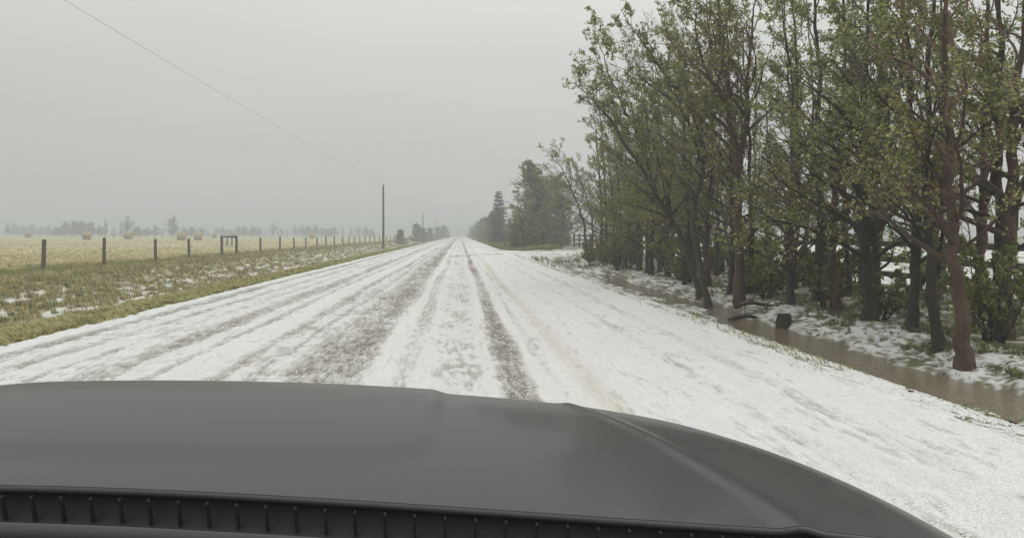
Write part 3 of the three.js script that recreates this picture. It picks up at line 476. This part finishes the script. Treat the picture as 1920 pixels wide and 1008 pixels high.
{ // plank fence and gate behind the grove
  const C = [0.13, 0.105, 0.085], X = 12.3, pg = postGeo(1.42, 0.1, 960, C), gap = [61, 70];
  const f = thing('plank_fence', 'brown post and plank fence running behind the grove', 'fence', [X, 0, -40]), R = rng(4);
  const rail = (d0, d1, h) => { const len = d1 - d0, g = new THREE.BoxGeometry(0.05, 0.15, len - 0.02), n = g.attributes.position.count; g.setAttribute('color', new THREE.Float32BufferAttribute(Array.from({ length: n }, () => C).flat(), 3)); const m = part('rail', g, twigMat, f); m.position.set(-0.12, (H(X, d0) + H(X, d1)) / 2 + h + (R() - 0.5) * 0.03, 40 - (d0 + d1) / 2); m.rotation.x = (R() - 0.5) * 0.008; };
  const ds = []; for (let d = 16; d <= 61; d += 3) ds.push(d); const far = [70, 73, 76.5, 80];
  for (const list of [ds, far]) list.forEach((d, i) => { const m = part('post', pg, postMat, f); m.position.set(0, H(X, d) - 0.02, 40 - d); m.rotation.y = R() * 6; if (i) for (const h of [0.35, 0.78, 1.2]) rail(list[i - 1], d, h); });
  const g = thing('gate', 'closed wooden rail gate across the driveway in the plank fence', 'gate', [X, H(X, 65.5), -65.5]);
  const bar = (name, sy, sz, y, z) => { const q = new THREE.BoxGeometry(0.045, sy, sz); q.setAttribute('color', new THREE.Float32BufferAttribute(Array.from({ length: q.attributes.position.count }, () => C).flat(), 3)); const m = part(name, q, twigMat, g); m.position.set(0, y, z); };
  for (const h of [0.3, 0.72, 1.14]) bar('rail', 0.13, 8.5, h, 0);
  for (const z of [-4.3, 0, 4.3]) bar('upright', 1.05, 0.11, 0.72, z * 1.005);
  const s = thing('gate_sign', 'faded red sign hanging on the driveway gate', 'sign', [X - 0.06, H(X, 66) + 0.72, -66]);
  const red = std(0.42, 0.085, 0.055, 0.6), sg = new THREE.BoxGeometry(0.012, 0.62, 0.6); s.rotation.y = 0.9; part('panel', sg, red, s); const hk = new THREE.BoxGeometry(0.016, 0.14, 0.03); for (const z of [-0.2, 0.2]) part('strap', hk, std(0.2, 0.2, 0.2), s).position.set(0, 0.36, z);
  const r = thing('reflector', 'small bright red marker glimpsed between the right hand trunks', 'marker', [X - 0.2, 1.38, -17.32]);
  part('lens', new THREE.SphereGeometry(0.1, 16, 10).scale(0.35, 0.5, 1), std(0.6, 0.03, 0.025, 0.25), r); part('bracket', new THREE.BoxGeometry(0.12, 0.05, 0.26), std(0.08, 0.08, 0.08, 0.6), r).position.x = 0.06;
  r.rotation.y = 0.75;
}
{ // utility poles and the wire
  const G = 'utility poles along the left roadside', C = [0.10, 0.095, 0.085];
  const pole = (h) => { const pts = [], n = 10; for (let i = 0; i <= n; i++) pts.push(V(0, -0.4 + (h + 0.4) * i / n, 0)); return new MB().tube(pts, pts.map((_, i) => 0.19 - 0.06 * i / n), 12, C).geo(); };
  const pin = new THREE.CylinderGeometry(0.03, 0.125, 0.35, 10), ins = new THREE.CylinderGeometry(0.035, 0.05, 0.16, 10), glass = std(0.18, 0.17, 0.16, 0.3);
  [[-11.5, 112, 9.35, 'tallest nearest utility pole beside the field fence'], [-11.4, 231, 8.6, 'second utility pole rising behind the roadside bushes'], [-11.4, 354, 8.9, 'third utility pole, hazy, beyond the bushes'], [-11.3, 464, 9.3, 'fourth very hazy utility pole'], [-11.3, 564, 8.9, 'farthest faintest utility pole']].forEach(([x, d, h, l]) => {
    const g = thing('utility_pole', l, 'pole', [x, H(x, d), -d], G); part('shaft', pole(h), postMat, g); part('cap', pin, std(...C), g).position.y = h + 0.17; part('insulator', ins, glass, g).position.y = h + 0.42;
  });
  const pts = [], low = 32; for (let d = -48; d <= 112; d += 2) pts.push(V(-11.5, 8.3 + 0.00021 * (d - low) ** 2, -d));
  pts[pts.length - 1].y = H(-11.5, 112) + 9.85;
  tag(part('overhead_wire', new MB().tube(pts, pts.map(() => 0.0055), 5, [0.10, 0.10, 0.105]).geo(), twigMat, scene), 'single overhead power line sagging toward the nearest utility pole', 'wire');
}
{ // round hay bales
  const mat = vcol(0.95), G = 'round hay bales on the stubble field';
  const geo = (() => { const mb = new MB(), R = rng(8), N = 28, r = 0.78, w = 1.5, C = () => { const v = 0.8 + 0.4 * R(); return [0.33 * v, 0.25 * v, 0.125 * v]; };
    const ring = (x, rr) => Array.from({ length: N }, (_, i) => { const a = i / N * 6.2832, q = rr * (1 + 0.03 * (R() - 0.5)) * (Math.sin(a) < -0.8 ? 0.95 : 1); return V(x, r * 0.95 + Math.sin(a) * q, Math.cos(a) * q); });
    const xs = [[-0.75, 0.001], [-0.77, 0.4], [-0.76, 0.68], [-0.68, 0.77], [-0.34, 0.79], [0, 0.78], [0.34, 0.79], [0.68, 0.77], [0.76, 0.68], [0.77, 0.4], [0.75, 0.001]].map(([x, q]) => ring(x, q));
    for (let k = 0; k < xs.length - 1; k++) for (let i = 0; i < N; i++) { const j = (i + 1) % N, c = C(); mb.tri(xs[k][i], xs[k + 1][i], xs[k][j], c); mb.tri(xs[k][j], xs[k + 1][i], xs[k + 1][j], c); }
    return mb.geo(); })();
  for (const [px, d, turn, l] of [[52, 225, 0.5, 'leftmost distant round hay bale below the faint trees'], [162, 172, 0.45, 'round hay bale showing its end between the first two fence posts'], [240, 185, -0.15, 'wide round hay bale below the tallest bare tree'], [340, 168, 0.12, 'left one of the pair of hay bales beside a fence post'], [371, 178, 0.25, 'right one of the pair of hay bales beside a fence post'], [401, 262, 0.3, 'small distant hay bale just left of the corner brace'], [213, 330, 0.2, 'tiny far hay bale between two fence posts'], [585, 250, 0.2, 'faint hay bale seen through the fence near the road'], [437, 250, 0.2, 'small distant hay bale behind the corner brace']]) {
    const x = (px - 862) / 1397 * d, b = part(numbered('hay_bale'), geo, mat, scene); b.position.set(x, H(x, d) - 0.03, -d); b.rotation.y = turn; b.scale.setScalar(1.18); tag(b, l, 'hay bale', G);
  }
}
{ // stump and fallen branches at the stream
  const x = 7.05, d = 16.2, s = thing('tree_stump', 'short dark cut stump on the bank beyond the muddy stream', 'stump', [x, H(x, d), -d]);
  part('stump_body', new MB().tube([V(0, -0.2, 0), V(0, 0.05, 0), V(0.02, 0.2, 0), V(0.02, 0.22, 0), V(0.02, 0.222, 0)], (k, a) => [0.2, 0.17, 0.15, 0.13, 0.001][k] * (1 + 0.12 * Math.sin(a * 4)), 14, [0.09, 0.07, 0.055]).geo(), postMat, s);
  [[6.95, 17.6, 'fallen dark branch lying on the bank left of the stump', 3], [7.4, 18.4, 'crooked fallen limb on the hail behind the stump', 4]].forEach(([bx, bd, l, seed]) => { const R = rng(seed), p = [V(0, 0.06, 0)]; for (let i = 1; i < 8; i++) p.push(V(i * 0.2, 0.07 + 0.07 * Math.sin(i) + 0.02 * i, 0.12 * Math.sin(i * 1.4))); const g = thing('fallen_branch', l, 'branch', [bx - 0.6, H(bx, bd), -bd]); part('limb', new MB().tube(p, p.map((_, i) => 0.055 - 0.005 * i), 8, DARK).geo(), postMat, g); for (const i of [2, 4, 5]) { const a = p[i], q = [a, a.clone().add(V(0.15, 0.12 + 0.1 * R(), R() - 0.5)), a.clone().add(V(0.35, 0.16 + 0.2 * R(), (R() - 0.5) * 1.2))]; part('twig', new MB().tube(q, [0.022, 0.015, 0.005], 5, DARK).geo(), twigMat, g); } });
}

// ---------------------------------------------------------------- grass, stubble and hailstones, which nobody could count
function tuft(n, h, seed, sp) { const R = rng(seed), mb = new MB(); for (let i = 0; i < n; i++) { const a = R() * 6.283, r = R() * sp, p = V(Math.cos(a) * r, -0.02, Math.sin(a) * r), L = h * (0.55 + 0.6 * R()), lean = V(Math.cos(a) * 0.3 - 0.22, 1, Math.sin(a) * 0.3).normalize(), s = V(Math.cos(a + 1.6), 0, Math.sin(a + 1.6)).multiplyScalar(0.006 + 0.004 * R()), v = 0.75 + 0.5 * R(), c = [v, v, v]; const m = p.clone().addScaledVector(lean, L * 0.55), t = p.clone().addScaledVector(lean, L * 0.95).add(V(-0.18 * L, -0.05 * L, 0)); mb.tri(p.clone().sub(s), p.clone().add(s), m.clone().add(s), c); mb.tri(p.clone().sub(s), m.clone().add(s), m.clone().sub(s), c); mb.tri(m.clone().sub(s), m.clone().add(s), t, c); } return mb.geo(); }
const grassMat = vcol(0.9);
function scatter(name, geo, label, n, seed, pick) {
  const R = rng(seed), list = []; for (let i = 0; i < n; i++) { const q = pick(R); if (q) list.push(q); }
  const im = new THREE.InstancedMesh(geo, grassMat, list.length), M = new THREE.Matrix4(), Q = new THREE.Quaternion(), E = new THREE.Euler(), C = new THREE.Color();
  list.forEach(([x, d, s, col, sy = s], i) => { Q.setFromEuler(E.set(0, (R() - 0.5) * 1.6, 0)); im.setMatrixAt(i, M.compose(V(x, H(x, d), -d), Q, V(s, sy, s))); im.setColorAt(i, C.setRGB(...col)); });
  im.name = numbered(name); im.castShadow = im.receiveShadow = true; scene.add(im); tag(im, label, 'grass', null, 'stuff'); return im;
}
const G5 = tuft(4, 0.2, 9, 0.07), G1 = tuft(12, 0.24, 1, 0.07), G2 = tuft(9, 0.16, 2, 0.09), G3 = tuft(8, 0.15, 3, 0.06), G4 = tuft(7, 0.5, 6, 0.05);
const dist = (R, a, b) => 1 / (1 / b + (1 / a - 1 / b) * R());                 // even density in the view
scatter('grass', G1, 'yellow green grass strip along the left road edge', 24000, 11, (R) => { const d = dist(R, 4, 260), x = -6.12 - 1.25 * R() - 0.16 * noise(d * 0.5, 1) - 0.08 * noise(d * 2.3, 4); if (noiseC(x * 2.2, d * 0.8) < -0.5) return null; const y = 0.8 + 0.5 * R(), v = 0.75 + 0.5 * R(); return [x, d, (0.45 + 0.4 * R()) * (1 + d / 130), ((q) => [lerp(0.23, 0.36, q) * v, lerp(0.235, 0.315, q) * v, lerp(0.095, 0.155, q) * v])(clamp(0.5 + 0.8 * fbm(x * 1.5, d * 0.4) + 0.5 * (R() - 0.5))), (0.22 + 0.34 * R() + 0.2 * fbm(x + 3, d * 0.6)) * (1 + d / 130)]; });
scatter('grass', G2, 'mottled green and brown grass on the left ditch bank', 50000, 12, (R) => { const d = dist(R, 5, 240), x = -7.2 - 9.3 * R(), c = 0; if (leftHail(x, d) > 0.3 && R() < 0.93) return null; const v = 0.8 + 0.5 * R(), b = clamp(0.5 + fbm(x * 0.8, d * 0.4) + 0.4 * (R() - 0.5)); return [x, d, (0.7 + 0.8 * R()) * (1 + d / 150), [lerp(0.19, 0.36, b) * v, lerp(0.195, 0.295, b) * v, lerp(0.08, 0.155, b) * v]]; });
scatter('stubble', G3, 'short golden stubble and weeds covering the field', 38000, 13, (R) => { const d = dist(R, 22, 170), x = -16 - Math.pow(R(), 1.4) * d * 0.75, v = 0.8 + 0.45 * R(), w = R() < 0.9 * sst(-19.5, -16.5, x + noise(d * 0.3, 2)); return [x, d, (w ? 1.3 : 0.8) * (0.7 + 0.6 * R()) * (1 + d / 400), w ? [0.27 * v, 0.27 * v, 0.12 * v] : [0.45 * v, 0.39 * v, 0.22 * v]]; });
scatter('weeds', G5, 'sparse green weeds poking through the hail along the right road edge', 2300, 14, (R) => { const d = dist(R, 8, 50), line = R() < 0.45; const x = line ? 4.15 + 0.15 * noise(d * 0.4, 7) + 0.5 * (R() + R() - 1) : 4.2 + 3.3 * R(); if (fbm(x * 0.9, d * 0.35) < (line ? -0.25 : 0.05)) return null; const v = 0.7 + 0.6 * R(); return [x, d, 0.15 + 0.3 * R(), [0.24 * v, 0.24 * v, 0.12 * v]]; });
scatter('weeds', G4, 'tall weeds growing around the driveway mouth', 450, 15, (R) => { const d = 40 + 10 * R(), x = 4.4 + 5 * R(); if (noise(x * 0.7, d * 0.4) < 0.15) return null; const v = 0.7 + 0.6 * R(); return [x, d, 0.4 + 0.6 * R(), [0.17 * v, 0.185 * v, 0.075 * v]]; });
scatter('grass', G1, 'dark grass and weeds on the floor of the grove', 15000, 16, (R) => { const d = dist(R, 8.5, 60), x = 7.3 + 5.2 * R(); if (noise(x * 0.8, d * 0.5) < (x < 8.2 ? 0.25 : 0)) return null; const v = 0.7 + 0.6 * R(); return [x, d, 0.2 + 0.4 * R(), [0.14 * v, 0.16 * v, 0.06 * v]]; });
scatter('grass', G1, 'grass verge along the right roadside past the driveway', 5000, 17, (R) => { const d = dist(R, 74, 400), x = 4.3 + 6 * R(), v = 0.7 + 0.6 * R(); return [x, d, (0.8 + 0.8 * R()) * (1 + d / 150), [0.17 * v, 0.175 * v, 0.06 * v]]; });
{
  const R = rng(21), n = 36000, im = new THREE.InstancedMesh(new THREE.IcosahedronGeometry(0.0065, 1), std(0.70, 0.695, 0.685, 0.6), n), M = new THREE.Matrix4(), Q = new THREE.Quaternion();
  for (let i = 0; i < n; i++) { const d = dist(R, 3.2, 24), x = Math.max(-6, -0.62 * d) + R() * (Math.min(5.4, 0.78 * d) - Math.max(-6, -0.62 * d)), s = 0.6 + 0.9 * R(); im.setMatrixAt(i, M.compose(V(x, H(x, d) + 0.018 + (x > 4 ? -0.008 : 0), -d), Q.setFromEuler(new THREE.Euler(R() * 6, R() * 6, 0)), V(s, s * 0.85, s))); }
  im.name = 'hailstones'; im.castShadow = im.receiveShadow = true; scene.add(im); tag(im, 'loose white hailstones scattered over the road', 'hail', null, 'stuff');
}
{ // leaves the hail has torn off, lying on the white bank and verge
  const R = rng(23), mb = new MB(); leaf(mb, V(0, 0, 0), V(1, 0, 0), V(0, 0, 1), 0.055, 0.02, [1, 1, 1]);
  const list = []; while (list.length < 15000) { const d = dist(R, 6, 60), x = 4.3 + 8 * Math.pow(R(), 0.6); if (noise(x * 0.9 + 3, d * 0.7) < -0.35 + 0.5 * R() || Math.abs(x - streamMid(d)) < streamHalf(d) + 0.1 || x < 5.4 && R() < 0.6) continue; list.push([x, d]); }
  const im = new THREE.InstancedMesh(mb.geo(), grassMat, list.length), M = new THREE.Matrix4(), Q = new THREE.Quaternion(), E = new THREE.Euler(), C = new THREE.Color();
  list.forEach(([x, d], i) => { const s = 0.6 + 0.9 * R(), v = 0.5 + 0.8 * R(); im.setMatrixAt(i, M.compose(V(x, H(x, d) + 0.014, -d), Q.setFromEuler(E.set((R() - 0.5) * 0.9, R() * 6.28, (R() - 0.5) * 0.9)), V(s, s, s))); im.setColorAt(i, R() < 0.6 ? C.setRGB(0.11 * v, 0.13 * v, 0.05 * v) : C.setRGB(0.15 * v, 0.11 * v, 0.07 * v)); });
  im.name = 'fallen_leaves'; im.castShadow = im.receiveShadow = true; scene.add(im); tag(im, 'torn leaves and litter strewn over the hail under the grove', 'leaf litter', null, 'stuff');
}
renderer.render(scene, camera);
